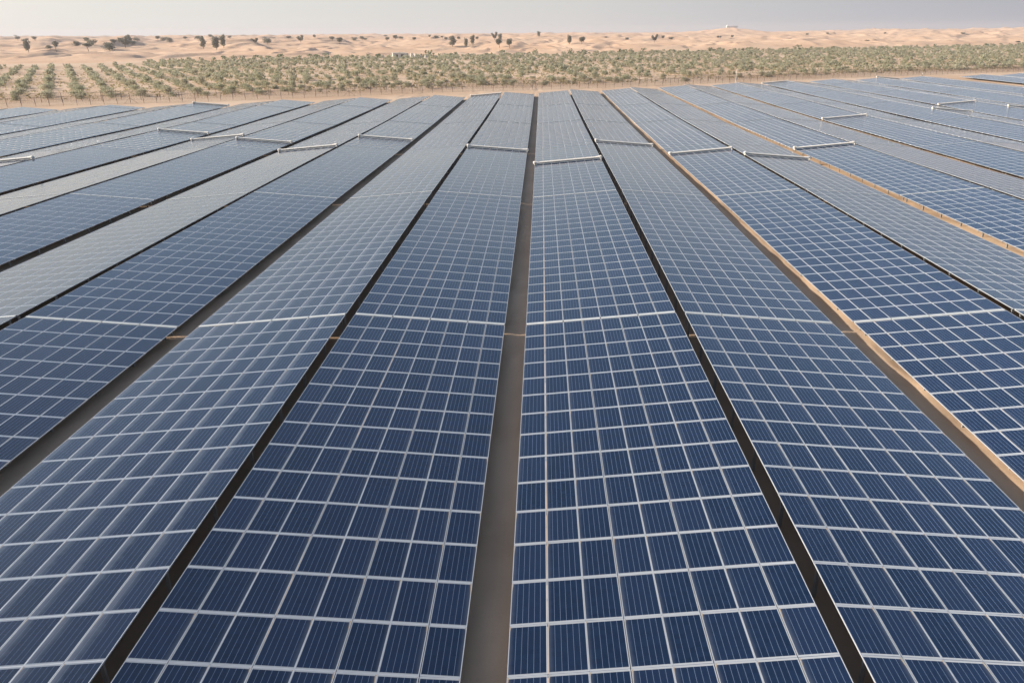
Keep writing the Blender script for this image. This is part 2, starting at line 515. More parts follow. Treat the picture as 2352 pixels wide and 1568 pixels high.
def panel_mesh(side, lod, G=M_GLASS_B):
    """side +1: low edge at -x, side -1: low edge at +x. lod 0: laminate only, 1: laminate + frame in one mesh; returns meshes"""
    hw, hl = PW / 2, PL / 2; lip = 0.012; h = 0.035
    lam = MB(); fr = MB()
    x0, x1, y0, y1 = -hw + lip, hw - lip, -hl + lip, hl - lip
    uv = [(0, 0), (1, 0), (1, 1), (0, 1)] if side > 0 else [(1, 0), (0, 0), (0, 1), (1, 1)]
    lam.quad([(x0, y0, -0.002), (x1, y0, -0.002), (x1, y1, -0.002), (x0, y1, -0.002)], 0, uv)
    lam.quad([(x0, y1, -0.012), (x1, y1, -0.012), (x1, y0, -0.012), (x0, y0, -0.012)], 1)
    for (a, b) in (((-hw, -hl), (hw, -hl + lip)), ((-hw, hl - lip), (hw, hl)), ((-hw, -hl + lip), (-hw + lip, hl - lip)), ((hw - lip, -hl + lip), (hw, hl - lip))):
        fr.box((a[0], a[1], -h), (b[0], b[1], 0.0), 0)
    if lod == 0:
        return lam.mesh('panel', [G, M_BACK]), fr.mesh('frame', [M_FRAME])
    n = len(lam.v)
    lam.v += fr.v; lam.f += [tuple(i + n for i in f) for f in fr.f]; lam.m += [2] * len(fr.f); lam.uv += fr.uv
    return lam.mesh('panel', [G, M_BACK, M_FRAME]), None

PM = {(s, l, d): panel_mesh(s, l, M_GLASS if d else M_GLASS_B) for s in (1, -1) for l in (0, 1) for d in (0, 1)}
def sunglow_row(rowid, side): return 1 if (side > 0 and rowid < 0) else 0  # left rows whose dust band gets the painted sun glow

def joined_panels(side, mats, G):
    """list of matrices -> one mesh of framed panels (far tables)"""
    hw, hl = PW / 2, PL / 2; lip = 0.012
    lv = np.array([(-hw, -hl, -0.001), (hw, -hl, -0.001), (hw, hl, -0.001), (-hw, hl, -0.001),
                   (-hw + lip, -hl + lip, 0.001), (hw - lip, -hl + lip, 0.001), (hw - lip, hl - lip, 0.001), (-hw + lip, hl - lip, 0.001),
                   (-hw, -hl, -0.035), (hw, -hl, -0.035), (hw, hl, -0.035), (-hw, hl, -0.035)])
    f = np.array([(4, 5, 6, 7), (0, 1, 5, 4), (1, 2, 6, 5), (2, 3, 7, 6), (3, 0, 4, 7), (0, 8, 9, 1), (1, 9, 10, 2), (2, 10, 11, 3), (3, 11, 8, 0)])
    fm = np.array([0, 1, 1, 1, 1, 1, 1, 1, 1])
    q = [(0, 0), (1, 0), (1, 1), (0, 1)] if side > 0 else [(1, 0), (0, 0), (0, 1), (1, 1)]
    uv1 = np.zeros((9, 4, 2)); uv1[0] = q
    n = len(mats); V = np.empty((n, 12, 3))
    for i, M in enumerate(mats):
        A = np.array(M)
        V[i] = lv @ A[:3, :3].T + A[:3, 3]
    F = (f[None] + 12 * np.arange(n)[:, None, None]).reshape(-1, 4)
    return np_mesh('panels', V.reshape(-1, 3), F, [G, M_FRAME], np.tile(fm, n), uv=np.tile(uv1[None], (n, 1, 1, 1)).reshape(-1, 2))

def leg_mesh(h, flange=True):
    b = MB()
    b.box((-0.05, -0.035, -0.25), (-0.044, 0.035, h)); b.box((-0.044, -0.004, -0.25), (0.044, 0.004, h)); b.box((0.044, -0.035, -0.25), (0.05, 0.035, h))
    return b.mesh('leg', [M_STEEL])
LEG = {}
def ordinal(n):
    return ['zeroth', 'first', 'second', 'third', 'fourth', 'fifth', 'sixth', 'seventh', 'eighth', 'ninth', 'tenth', 'eleventh', 'twelfth', 'thirteenth', 'fourteenth',
            'fifteenth', 'sixteenth', 'seventeenth', 'eighteenth', 'nineteenth', 'twentieth'][n] if n <= 20 else ('%d' % n) + ('st' if n % 10 == 1 and n % 100 != 11 else 'nd' if n % 10 == 2 and n % 100 != 12 else 'rd' if n % 10 == 3 and n % 100 != 13 else 'th')

def row_wave(rowid, y):
    return 0.020 * math.sin(y * 0.085 + rowid * 1.7) + 0.009 * math.sin(y * 0.23 + rowid * 3.1)

def in_view(x, y, pad=1.5):
    """is a ground point inside the frame (with a margin in metres)?"""
    if y < 2: return False
    d = 1.0 / max(F_PX * math.sin(PITCH), 1)
    zc = y * math.cos(PITCH) + CAM_Z * math.sin(PITCH)      # distance along the axis
    if zc <= 0: return False
    half_l = 1249.0 / F_PX * zc; half_r = 1103.0 / F_PX * zc
    dyv = (CAM_Z * math.cos(PITCH) - y * math.sin(PITCH)) / zc * F_PX
    return -half_l - pad < x < half_r + pad and dyv < 784 + 230

def valley_x(n):
    return VAL0 + n * TENT + (8.0 if n >= 9 else 0.0)

ROWS = []      # (row id, side, x of low edge, x of high edge, name text)
for n in range(-8, 12):
    v = valley_x(n)
    # the row right of valley n rises to the right (side +1); the row left of it rises to the left (side -1)
    vr = v + (8.0 if n == 8 else 0.0)
    ROWS.append((2 * n, 1, v + 0.55 if n != 8 else v + 8.55, 0))
    ROWS.append((2 * n - 1, -1, v - 0.55, 0))

TABLES = {}
WCOS, WSIN = math.cos(SLOPE), math.sin(SLOPE)
def panel_matrix(side, low_x, c, y, rowid, jit=True):
    s = (c + 0.5) * PITCH_W + (0.006 if c % 2 else -0.002)
    # the two edges of the slope keep their heights; a slight crown and jitter make it real
    x = low_x + side * s * WCOS
    z = LOW + s * WSIN + float(zprof(y)) + row_wave(rowid, y)
    dz = (float(zprof(y + 0.8)) + row_wave(rowid, y + 0.8) - float(zprof(y - 0.8)) - row_wave(rowid, y - 0.8)) / 1.6
    j = [random.gauss(0, 0.0022) * jit, random.gauss(0, 0.0040) * jit] if jit else [random.gauss(0, 0.0006), random.gauss(0, 0.0010)]
    rot = Euler((math.atan(dz) + j[0], -side * SLOPE + j[1], 0))
    return Matrix.Translation((x, y, z)) @ rot.to_matrix().to_4x4()

def row_text(rowid):
    if rowid >= 0:
        return '%s row right of central valley' % ordinal(rowid + 1)
    return '%s row left of central valley' % ordinal(-rowid)

def make_cover(parent, side, low_x, y, rowid):
    for k in range(4):
        b = MB()
        s0 = 2 * k * PITCH_W + 0.03; s1 = 2 * (k + 1) * PITCH_W - 0.03
        z = float(zprof(y)) + row_wave(rowid, y) + LOW + 0.012
        x0 = s0 * WCOS; x1 = s1 * WCOS
        M = Matrix.Translation((low_x + side * (x0 + x1) / 2, y, z + (s0 + s1) / 2 * WSIN)) @ Euler((0, -side * SLOPE, 0)).to_matrix().to_4x4()
        w = (s1 - s0) / 2
        b.box((-w, -0.10, 0.0), (w, 0.03, 0.012), 0)
        b.box((-w + 0.02, -0.03, -0.06), (w - 0.02, 0.03, 0.0), 0)
        o = link('bridge_rail', b.mesh('bridge_rail', [M_COVER]), parent)
        o.matrix_world = M
        o.matrix_local = parent.matrix_basis.inverted() @ M

n_panels = 0
for rowid, side, low_x, _ in ROWS:
    mid_x = low_x + side * 3.95
    yend = row_end(mid_x)
    if abs(mid_x) > 210: continue
    for seg in range(0, 9):
        ya = RAIL_Y0 + (seg - 1) * SEG + 0.125
        if ya > yend - 1: break
        nrow = min(NROW, int((yend - ya) / PITCH_L))
        if nrow < 1: break
        ccen = [(low_x + side * sx, ya + (r + 0.5) * PITCH_L) for r in range(nrow) for sx in (0, 3.95, 7.9)]
        if not any(in_view(px, py, 2.0) for px, py in ccen): continue
        base = Matrix.Translation((mid_x, ya + nrow * PITCH_L / 2, float(zprof(ya + 10))))
        t = bpy.data.objects.new('solar_table', None); COL.objects.link(t)
        t.empty_display_size = 0.5
        t.matrix_basis = base
        binv = base.inverted()
        lean = 'rising to the right' if side > 0 else 'falling to the right'
        bandname = ['closest block along the bottom of the picture', 'second block, between the two nearest bridge rails', 'third block', 'fourth block', 'fifth block', 'sixth block', 'seventh block', 'eighth block', 'ninth block'][seg]
        tag(t, 'solar table %s, %s, %s' % (lean, row_text(rowid), ['nearest block', 'second block away', 'third block away', 'fourth block away', 'fifth block away', 'sixth block away', 'seventh block away', 'eighth block away', 'ninth block away'][seg]),
            'solar table', 'tables of solar panels in long rows')
        TABLES[(rowid, seg)] = (t, ya, nrow)
        single = seg <= 2
        far_list = []
        for r in range(nrow):
            y = ya + (r + 0.5) * PITCH_L
            for c in range(NCOL):
                xx = low_x + side * (c + 0.5) * PITCH_W
                vis = in_view(xx, y, 1.2)
                if single and not vis: 
                    # just outside the frame: still built, joined with the rest of the table
                    far_list.append(binv @ panel_matrix(side, low_x, c, y, rowid)); continue
                Mx = binv @ panel_matrix(side, low_x, c, y, rowid, (1.0, 0.4)[seg] if seg < 2 else 0)
                if single:
                    pm, fm = PM[(side, 0 if seg == 0 else 1, sunglow_row(rowid, side))]
                    o = bpy.data.objects.new('panel', pm); COL.objects.link(o); o.parent = t; o.matrix_local = Mx
                    n_panels += 1
                    if fm is not None:
                        g = bpy.data.objects.new('frame', fm); COL.objects.link(g); g.parent = o
                else:
                    far_list.append(Mx)
        if far_list:
            o = link('panel_field', joined_panels(side, far_list, M_GLASS if sunglow_row(rowid, side) else M_GLASS_B), t); o['kind'] = 'stuff'
        # structure below: purlins along the row, rafters, legs
        sb = MB()
        L = nrow * PITCH_L
        zoff = float(zprof(ya + L / 2)) - base.translation.z
        for c in (0.6, 2.6, 4.6, 6.6, 7.5):
            xl = (low_x + side * c * WCOS) - mid_x
            nst = max(1, int(L / 8)) if seg < 5 else 1
            for k in range(nst):
                yy0 = -L / 2 + L * k / nst; yy1 = -L / 2 + L * (k + 1) / nst
                zz = [float(zprof(ya + L / 2 + q)) + row_wave(rowid, ya + L / 2 + q) + LOW + c * WSIN - 0.045 - base.translation.z for q in (yy0, yy1)]
                sb.quad([(xl - 0.03, yy0, zz[0]), (xl - 0.03, yy1, zz[1]), (xl + 0.03, yy1, zz[1]), (xl + 0.03, yy0, zz[0])])
                sb.quad([(xl - 0.03, yy0, zz[0]), (xl - 0.03, yy0, zz[0] - 0.06), (xl - 0.03, yy1, zz[1] - 0.06), (xl - 0.03, yy1, zz[1])])
        nl = max(2, int(round(L / 3.35)) + 1)
        lpos = [-L / 2 + 0.25 + (L - 0.5) * k / (nl - 1) for k in range(nl)]
        for ly in lpos:
            yy = ya + L / 2 + ly
            z0 = float(zprof(yy)) + row_wave(rowid, yy) - base.translation.z
            Mx = Matrix.Translation((low_x - mid_x, ly, z0 + LOW - 0.12)) @ Euler((0, -side * SLOPE, 0)).to_matrix().to_4x4()
            a, b_ = (0.15, 7.80) if side > 0 else (-7.80, -0.15)
            sb.box((a, -0.025, -0.07), (b_, 0.025, 0.0), 0, Mx)
        # cross rails added under every joint between modules to block sun through the gaps
        for q in range(1, nrow):
            yy = ya + q * PITCH_L
            z0 = float(zprof(yy)) + row_wave(rowid, yy) - base.translation.z
            Mx = Matrix.Translation((low_x - mid_x, yy - ya - L / 2, z0 + LOW - 0.038)) @ Euler((0, -side * SLOPE, 0)).to_matrix().to_4x4()
            a, b_ = (0.02, 7.88) if side > 0 else (-7.88, -0.02)
            sb.box((a, -0.03, -0.035), (b_, 0.03, 0.0), 0, Mx)
        link('support_beams', sb.mesh('support_beams', [M_STEEL]), t)
        legs = MB() if seg > 1 else None
        for ly in lpos:
            yy = ya + L / 2 + ly
            for s_ in (0.60, 7.72):
                h = LOW + s_ * WSIN - 0.13
                z0 = float(zprof(yy)) - base.translation.z
                lx = low_x + side * s_ * WCOS - mid_x
                if legs is None:
                    key = s_
                    if key not in LEG: LEG[key] = leg_mesh(h)
                    o = bpy.data.objects.new('leg', LEG[key]); COL.objects.link(o); o.parent = t; o.location = (lx, ly, z0)
                elif seg < 6:
                    legs.box((lx - 0.04, ly - 0.03, z0 - 0.2), (lx + 0.04, ly + 0.03, z0 + h))
        if legs is not None and legs.v:
            o = link('leg_line', legs.mesh('leg_line', [M_STEEL]), t); o['kind'] = 'stuff'
        # bridge rails at the far end, over the break between tables
        if nrow == NROW and row_end(mid_x) - (ya + L) > PITCH_L:
            make_cover(t, side, low_x, ya + L + 0.115, rowid)
print('panels as objects', n_panels, 'tables', len(TABLES))

# ------------------------------------------------------------------ cleaning robots
def robot(name, rowid, y, skew, label, shared={}):
    rr = [r for r in ROWS if r[0] == rowid]
    if not rr: return
    _, side, low_x, _ = rr[0]
    if side not in shared:
        beam = MB(); L = 7.9
        # local frame: x runs up the slope from the low edge, z is normal to the panels
        prof = [(-0.15, 0.10), (-0.16, 0.15), (-0.13, 0.21), (-0.07, 0.25), (0.0, 0.265), (0.07, 0.25), (0.13, 0.21), (0.16, 0.15), (0.15, 0.10)]
        for i in range(len(prof)):
            (a0, b0), (a1, b1) = prof[i], prof[(i + 1) % len(prof)]
            for q in range(4):
                xa = 0.1 + (L - 0.2) * q / 4 + 0.004; xb = 0.1 + (L - 0.2) * (q + 1) / 4 - 0.004
                beam.quad([(xa, a0, b0), (xb, a0, b0), (xb, a1, b1), (xa, a1, b1)])
        for q in range(1, 4):
            xc = 0.1 + (L - 0.2) * q / 4
            beam.box((xc - 0.015, -0.12, 0.09), (xc + 0.015, 0.12, 0.245))
        brush = MB(); brush.tube((0.15, 0.0, 0.07), (L - 0.15, 0.0, 0.07), 0.065, n=10)
        ends = []
        for xe, d in ((0.12, -1), (L - 0.12, 1)):
            e = MB()
            e.lathe([(-0.50, 0.10), (-0.30, 0.12), (-0.08, 0.155), (0.08, 0.185), (0.20, 0.185), (0.28, 0.14), (0.31, 0.06)], (xe, 0, 0.17), (d, 0, 0), 14)
            e.box((xe + d * 0.13 - 0.05, -0.30, -0.12), (xe + d * 0.13 + 0.05, 0.30, 0.10))
            ends.append(e.mesh('drive_unit', [M_CREAM], True))
        w = MB(); w.tube((-0.03, 0, 0), (0.03, 0, 0), 0.07, n=10)
        shared[side] = (beam.mesh('beam', [M_CREAM]), brush.mesh('brush', [M_RUBBER]), ends, w.mesh('wheel', [M_RUBBER]))
    beam, brush, ends, wheel = shared[side]
    r = bpy.data.objects.new('cleaning_robot', None); COL.objects.link(r)
    r.location = (low_x, y, LOW + float(zprof(y)) + row_wave(rowid, y) + 0.03)
    r.rotation_euler = Euler((0, -SLOPE, 0)) if side > 0 else Euler((0, -SLOPE, math.pi))
    if side < 0:
        r.rotation_euler = (Matrix.Rotation(math.pi, 3, 'Z') @ Matrix.Rotation(-SLOPE, 3, 'Y')).to_euler()
    M = r.rotation_euler.to_matrix() @ Matrix.Rotation(skew * side, 3, 'Z'); r.rotation_euler = M.to_euler()
    tag(r, label, 'cleaning robot', 'panel cleaning robots parked across the rows')
    link('beam', beam, r); link('brush', brush, r)
    for e, xe in zip(ends, (0.0, 7.9)):
        d = link('drive_unit', e, r)
        for yy in (-0.2, 0.2):
            link('wheel', wheel, d, (xe, yy, 0.07))
    return r

# end points measured in the photograph (2352 px wide): low end x, y, high end x, y and a description
ROB = [
    ((-30, 376), (97, 362), 'cream cleaning robot cut off by the left edge of the picture'),
    ((490, 306), (382, 296), 'cream cleaning robot falling to the right, leftmost of the cluster of four on the left'),
    ((458, 321), (575, 312), 'cream cleaning robot rising to the right, just right of the leftmost one of the cluster'),
    ((682, 327), (558, 317), 'cream cleaning robot falling to the right, third of the cluster of four on the left'),
    ((650, 346), (782, 335), 'cream cleaning robot rising to the right, lowest of the cluster of four on the left'),
    ((955, 321), (835, 311), 'cream cleaning robot two rows left of the central valley pair, alone on its row'),
    ((1216, 346), (1083, 334), 'cream cleaning robot on the row immediately left of the central valley'),
    ((1232, 376), (1384, 363), 'cream cleaning robot on the row immediately right of the central valley, the largest one'),
    ((1499, 333), (1372, 322), 'cream cleaning robot falling to the right, second row right of the central valley'),
    ((1538, 353), (1678, 341), 'cream cleaning robot rising to the right beside the sunlit sand strip, third row right'),
    ((1848, 364), (1706, 351), 'cream cleaning robot falling to the right, its low end over a sunlit sand strip'),
    ((1816, 341), (1950, 328), 'cream cleaning robot rising to the right from the tan sand strip, upper right'),
    ((1883, 273), (1981, 265), 'small cream cleaning robot rising to the right, far on the right side'),
    ((2130, 240), (2212, 232), 'thin cleaning robot rising to the right, upper one of a facing pair far right'),
    ((2208, 256), (2122, 247), 'thin cleaning robot falling to the right, lower one of a facing pair far right'),
    ((2400, 250), (2281, 241), 'thin cleaning robot cut off by the right edge of the picture'),
    ((545, 242), (466, 235), 'cleaning robot parked at the far end of a row on the left'),
    ((1098, 213), (1160, 208), 'cleaning robot parked at the far end of the second row left of the central valley'),
    ((1730, 192), (1787, 186), 'cleaning robot parked at the far end of a row near the white mast'),
    ((2039, 183), (1985, 178), 'cleaning robot parked at the far end of a row, the farthest one right'),
]
for (lo, hi, lab) in ROB:
    z = LOW + 0.1
    for _ in range(3):
        P = on_height(lo[0], lo[1], z); z = LOW + 0.12 + float(zprof(P.y))
    side = 1 if hi[0] > lo[0] else -1
    best = min((r for r in ROWS if r[1] == side), key=lambda r: abs(r[2] - P.x))
    ye = row_end(best[2] + side * 3.95)
    y = P.y
    if 'parked' in lab:
        keys = [k for k in TABLES if k[0] == best[0]]
        if keys:
            k = max(keys, key=lambda q: q[1]); _, ya, nr = TABLES[k]; y = ya + nr * PITCH_L - 0.3
    robot('cleaning_robot', best[0], y, 0.0, lab)
    print('robot row', best[0], 'dx %.2f' % (P.x - best[2]), 'y %.1f' % y)

# ------------------------------------------------------------------ fences
def fence(name, off, step, h, label, brace_every, out_arm, end_x=(-165, 235)):
    root = bpy.data.objects.new(name, None); COL.objects.link(root)
    xs_ = [end_x[0]]
    while xs_[-1] < end_x[1]:
        x = xs_[-1]; sl = (fence_y(x + 1) - fence_y(x)); xs_.append(x + step / math.hypot(1, sl))
    x0 = xs_[len(xs_) // 2]; root.location = (x0, float(fence_y(x0)) + off, float(zprof(240)))
    R0 = root.location.copy()
    tag(root, label, 'fence')
    b = MB(); b.tube((0, 0, -0.3), (0, 0, h), 0.06, n=6)
    b.tube((0, 0, h), (0, out_arm, h + 0.30), 0.035, n=6)
    post = b.mesh('post', [M_FENCE])
    b = MB()
    for s in (-1, 1): b.tube((0, 0, h * 0.72), (s * 1.5, s * 0.6, 0.0), 0.035, n=5)
    brace = b.mesh('brace', [M_FENCE])
    wires = MB(); pts = []
    for i, x in enumerate(xs_):
        y = float(fence_y(x)) + off; z = float(ground_z(x, y))
        p = Vector((x, y, z)) - R0; pts.append(p)
        o = bpy.data.objects.new('post', post); COL.objects.link(o); o.parent = root; o.location = p
        o.rotation_euler = (random.gauss(0, 0.02), random.gauss(0, 0.02), 0)
        if i % brace_every == 5:
            o = bpy.data.objects.new('brace', brace); COL.objects.link(o); o.parent = root; o.location = p
    for hh, r in ((h, 0.045), (h * 0.5, 0.010), (0.08, 0.012), (h + 0.26, 0.008)):
        off_y = out_arm * 0.9 if hh > h else 0
        for p, q in zip(pts[:-1], pts[1:]):
            wires.tube(p + Vector((0, off_y, hh)), q + Vector((0, off_y, hh)), r, n=4, caps=False)
    link('wire', wires.mesh('wire', [M_FENCE]), root)
    # chain link: a grid of thin strands, see-through
    net = MB()
    for p, q in zip(pts[:-1], pts[1:]):
        L = (q - p).length; nst = 12
        for k in range(nst):
            for sgn in (0, 1):
                a = p.lerp(q, k / nst); b2 = p.lerp(q, (k + 1) / nst)
                za, zb = (0.05, h) if sgn else (h, 0.05)
                A = a + Vector((0, 0, za)); B = b2 + Vector((0, 0, zb)); w = Vector((0.013, 0, 0))
                net.quad([A - w, A + w, B + w, B - w])
    o = link('mesh_netting', net.mesh('mesh_netting', [M_FENCE]), root); o['kind'] = 'stuff'
    return root
fence('wire_fence', 0.0, 2.95, 2.0, 'long brown wire fence with thin posts just behind the row ends', 18, 0.25)
fence('boundary_fence', 13.0, 4.6, 2.1, 'second, fainter wire fence standing in front of the first shrubs', 16, -0.2)

# white mast by the fence, small camera post
def mast(px, py, h, label, cat, col):
    P = on_height(px, py, -0.6)
    r = bpy.data.objects.new('mast' if h > 3 else 'camera_post', None); COL.objects.link(r); r.location = (P.x, P.y, -0.75)
    tag(r, label, cat)
    b = MB(); b.tube((0, 0, 0), (0, 0, h), 0.11, 0.07, n=10); b.box((-0.22, -0.22, 0), (0.22, 0.22, 0.2)); link('pole', b.mesh('pole', [col]), r)
    b = MB(); b.box((-0.05, -0.35, h - 0.05), (0.5, 0.05, h + 0.18)); b.tube((0.2, -0.2, h + 0.18), (0.2, -0.2, h + 0.4), 0.12, n=8); link('camera_head', b.mesh('camera_head', [col]), r)
    b = MB(); b.box((-0.2, -0.30, 1.1), (0.2, -0.11, 1.7)); link('junction_box', b.mesh('junction_box', [M_WALL]), r)
mast(1690, 190, 4.0, 'tall white camera mast standing beside the wire fence', 'mast', M_WALL)
mast(2118, 178, 2.6, 'short dark camera post by the fence, far right', 'post', M_FENCE)

# ------------------------------------------------------------------ plants
def cards(n, shape, size, rng, flat=0.0):
    """n leaf cards; shape(rng, n) -> points; returns V (4n,3)"""
    P = shape(rng, n)
    a = rng.normal(size=(n, 3)); a /= np.linalg.norm(a, axis=1)[:, None]
    b = np.cross(a, rng.normal(size=(n, 3))); b /= np.linalg.norm(b, axis=1)[:, None]
    s = size * rng.uniform(0.6, 1.4, (n, 1)); w = s * rng.uniform(0.35, 0.8, (n, 1))
    return np.stack([P - a * s - b * w * 0.3, P + b * w, P + a * s + b * w * 0.1, P - b * w], 1).reshape(-1, 3)

def quads(V): return np.arange(len(V)).reshape(-1, 4)

def lumps(specs):
    """specs: (x, y, z, rx, ry, rz, weight) ellipsoids; leaf points near their shells"""
    S = np.array(specs, float)
    def f(rng, n):
        k = rng.choice(len(S), n, p=S[:, 6] / S[:, 6].sum())
        d = rng.normal(size=(n, 3)); d /= np.linalg.norm(d, axis=1)[:, None]
        r = rng.uniform(0.35, 1.0, (n, 1)) ** 0.5
        r = r * (1 + 0.16 * rng.normal(size=(n, 1)))
        return S[k, :3] + d * r * S[k, 3:6]
    return f

def rand_lumps(rng, w, h, z0, k=7):
    sp = []
    for i in range(k):
        t = rng.uniform(0, 1); ang_ = rng.uniform(0, 2 * math.pi); rad = rng.uniform(0.05, 0.55) * w * 0.5 * (1.1 - 0.5 * t)
        sp.append((math.cos(ang_) * rad, math.sin(ang_) * rad, z0 + h * (0.25 + 0.55 * t), w * rng.uniform(0.2, 0.32), w * rng.uniform(0.2, 0.32), h * rng.uniform(0.16, 0.28), 1.0))
    return sp

def shrub_variant(i):
    rng = np.random.default_rng(100 + i)
    w, h = rng.uniform(2.4, 3.6), rng.uniform(1.7, 2.6)
    sp = rand_lumps(rng, w, h, -0.1, 9)
    sp += [(rng.uniform(-.6, .6), rng.uniform(-.6, .6), 0.35, w * 0.36, w * 0.36, 0.4, 1.5)]
    V = cards(520, lumps(sp), 0.15, rng)
    V[:, 2] = np.maximum(V[:, 2], 0.02)
    b = MB()
    for k in range(5):
        a = rng.uniform(0, 6.28); b.tube((0, 0, -0.1), (math.cos(a) * 0.6, math.sin(a) * 0.6, h * 0.6), 0.04, 0.015, n=4, caps=False)
    bv = np.array(b.v); bf = np.array(b.f)
    F = np.concatenate([quads(V), bf + len(V)])
    return np_mesh('desert_shrub', np.concatenate([V, bv]), F, [M_SHRUB, M_BARK], np.r_[np.zeros(len(V) // 4, int), np.ones(len(bf), int)])
SHV = [shrub_variant(i) for i in range(7)]

A1 = R(-31.0); A2 = R(19.4)
e1 = np.array([math.sin(A1), math.cos(A1)]) * 6.0; e2 = np.array([math.sin(A2), math.cos(A2)]) * 9.7
org = np.array([-148.0, 222.0])
pts = []
for i in range(-260, 261):
    for j in range(-200, 201):
        p = org + e1 * i + e2 * j
        x, y = p
        if y < 150 or y > 1100: continue
        f0 = y - float(0.0)
        pts.append((x, y, i, j))
P = np.array(pts)
fy = P[:, 1] - fence_y(P[:, 0])
tf = (P[:, 0] - FOOT_P[0]) * FOOT_N[0] + (P[:, 1] - FOOT_P[1]) * FOOT_N[1]
az = P[:, 0] / P[:, 1]
ok = (fy > 21.5) & (tf < -6) & (az > -0.80) & (az < 0.72)
P = P[ok]
jt = 0.4 + 1.5 * smooth(-0.45, 0.0, P[:, 0] / P[:, 1])
P[:, 0] += RNG.normal(0, 1, len(P)) * jt; P[:, 1] += RNG.normal(0, 1.4, len(P)) * jt
dens = fbm(P[:, 0] * 0.02, P[:, 1] * 0.02, 3)
keep = RNG.random(len(P)) < np.clip(0.86 + dens * 0.7 + 0.3 * (P[:, 0] / P[:, 1] < -0.35), 0.3, 1)
left_far = (P[:, 0] / P[:, 1] < -0.5) & ((P[:, 0] - FOOT_P[0]) * FOOT_N[0] + (P[:, 1] - FOOT_P[1]) * FOOT_N[1] > -60)
P = P[keep & ~left_far]
d_ = np.hypot(P[:, 0], P[:, 1])
P = P[np.argsort(d_)]
print('shrubs', len(P))
NEAR = 300
jn = sorted(set(int(q) for q in P[:NEAR, 3]))
byrow = {}
LOOK = ['pale grey-green', 'olive green', 'sage green', 'dusty olive', 'grey olive']
near = []
for k in range(min(NEAR, len(P))):
    x, y, i, j = P[k]
    byrow.setdefault(int(j), []).append(k)
for rj, j in enumerate(jn):
    ks = sorted(byrow.get(j, []), key=lambda k: P[k, 2])
    for q, k in enumerate(ks):
        x, y = P[k, :2]
        o = bpy.data.objects.new('desert_shrub', SHV[int(RNG.integers(7))]); COL.objects.link(o)
        sc = float(np.clip(RNG.normal(1.0, 0.28), 0.45, 1.7))
        o.location = (x, y, float(ground_z(x, y)) - 0.03); o.scale = (sc, sc, sc * float(RNG.uniform(0.7, 1.0)))
        o.rotation_euler = (0, 0, float(RNG.uniform(0, 6.28)))
        size = 'large' if sc > 1.35 else 'small' if sc < 0.9 else 'rounded'
        tag(o, '%s olive-green desert shrub, %s plant along the %s slanting row from the left' % (size, ordinal(q + 1), ordinal(rj + 1)), 'shrub', 'desert shrubs planted in slanting rows beyond the fence')

# the rest of the plantation: one mass
def mass(name, pts, n_cards, size, mat, wr, hr, label, seed, z_add=0.0, var=24):
    rng = np.random.default_rng(seed)
    protos = []
    for v in range(var):
        w = rng.uniform(*wr); h = rng.uniform(*hr)
        protos.append(cards(n_cards, lumps(rand_lumps(rng, w, h, -0.1, 5) + [(0, 0, 0.3, w * .35, w * .35, 0.35, 1.2)]), size, rng))
    out = []
    gz_ = np.maximum(ground_z(pts[:, 0], pts[:, 1]), dune_z(pts[:, 0], pts[:, 1]))
    for k in range(len(pts)):
        V = protos[int(rng.integers(var))]
        a = rng.uniform(0, 6.28); ca, sa = math.cos(a), math.sin(a); s = np.clip(rng.normal(1.0, 0.33), 0.35, 1.9)
        W = np.empty_like(V); W[:, 0] = (V[:, 0] * ca - V[:, 1] * sa) * s + pts[k, 0]; W[:, 1] = (V[:, 0] * sa + V[:, 1] * ca) * s + pts[k, 1]
        W[:, 2] = np.maximum(V[:, 2] * s, 0.0) + gz_[k] + z_add
        out.append(W)
    V = np.concatenate(out)
    o = link(name, np_mesh(name, V, quads(V), [mat]))
    tag(o, label, kind='stuff')
    return len(V) // 4
rest = P[NEAR:]
mid = rest[np.hypot(rest[:, 0], rest[:, 1]) < 360]; far = rest[np.hypot(rest[:, 0], rest[:, 1]) >= 360]
allr = [mass('shrub_planting', mid, 170, 0.23, M_SHRUB, (2.4, 4.0), (1.1, 2.1), 'dense belt of grey-green desert shrubs between the fence and the dunes', 5)]
allr.append(mass('distant_shrub_planting', far, 90, 0.32, M_SHRUB, (2.6, 4.4), (1.1, 2.1), 'far side of the shrub belt below the dunes, merging into one mass', 6))
# greener edge bushes at the foot of the dunes
M_EDGE = mat_leaf('edge_bush_leaf', [(0.17, 0.21, 0.10), (0.21, 0.24, 0.13), (0.14, 0.18, 0.09), (0.26, 0.27, 0.17)])
ex = []
tdir = np.array([FOOT_N[1], -FOOT_N[0]])
s = -420.0
while s < 900:
    q = np.array(FOOT_P) + tdir * s + np.array(FOOT_N) * float(RNG.normal(-7, 4.0))
    if -0.52 < q[0] / q[1] < 0.75 and RNG.random() < 0.72: ex.append(q)
    s += float(RNG.uniform(3, 9))
allr.append(mass('edge_bushes', np.array(ex), 90, 0.42, M_EDGE, (3.4, 6.0), (1.8, 3.4), 'line of darker green bushes along the foot of the dunes', 8))
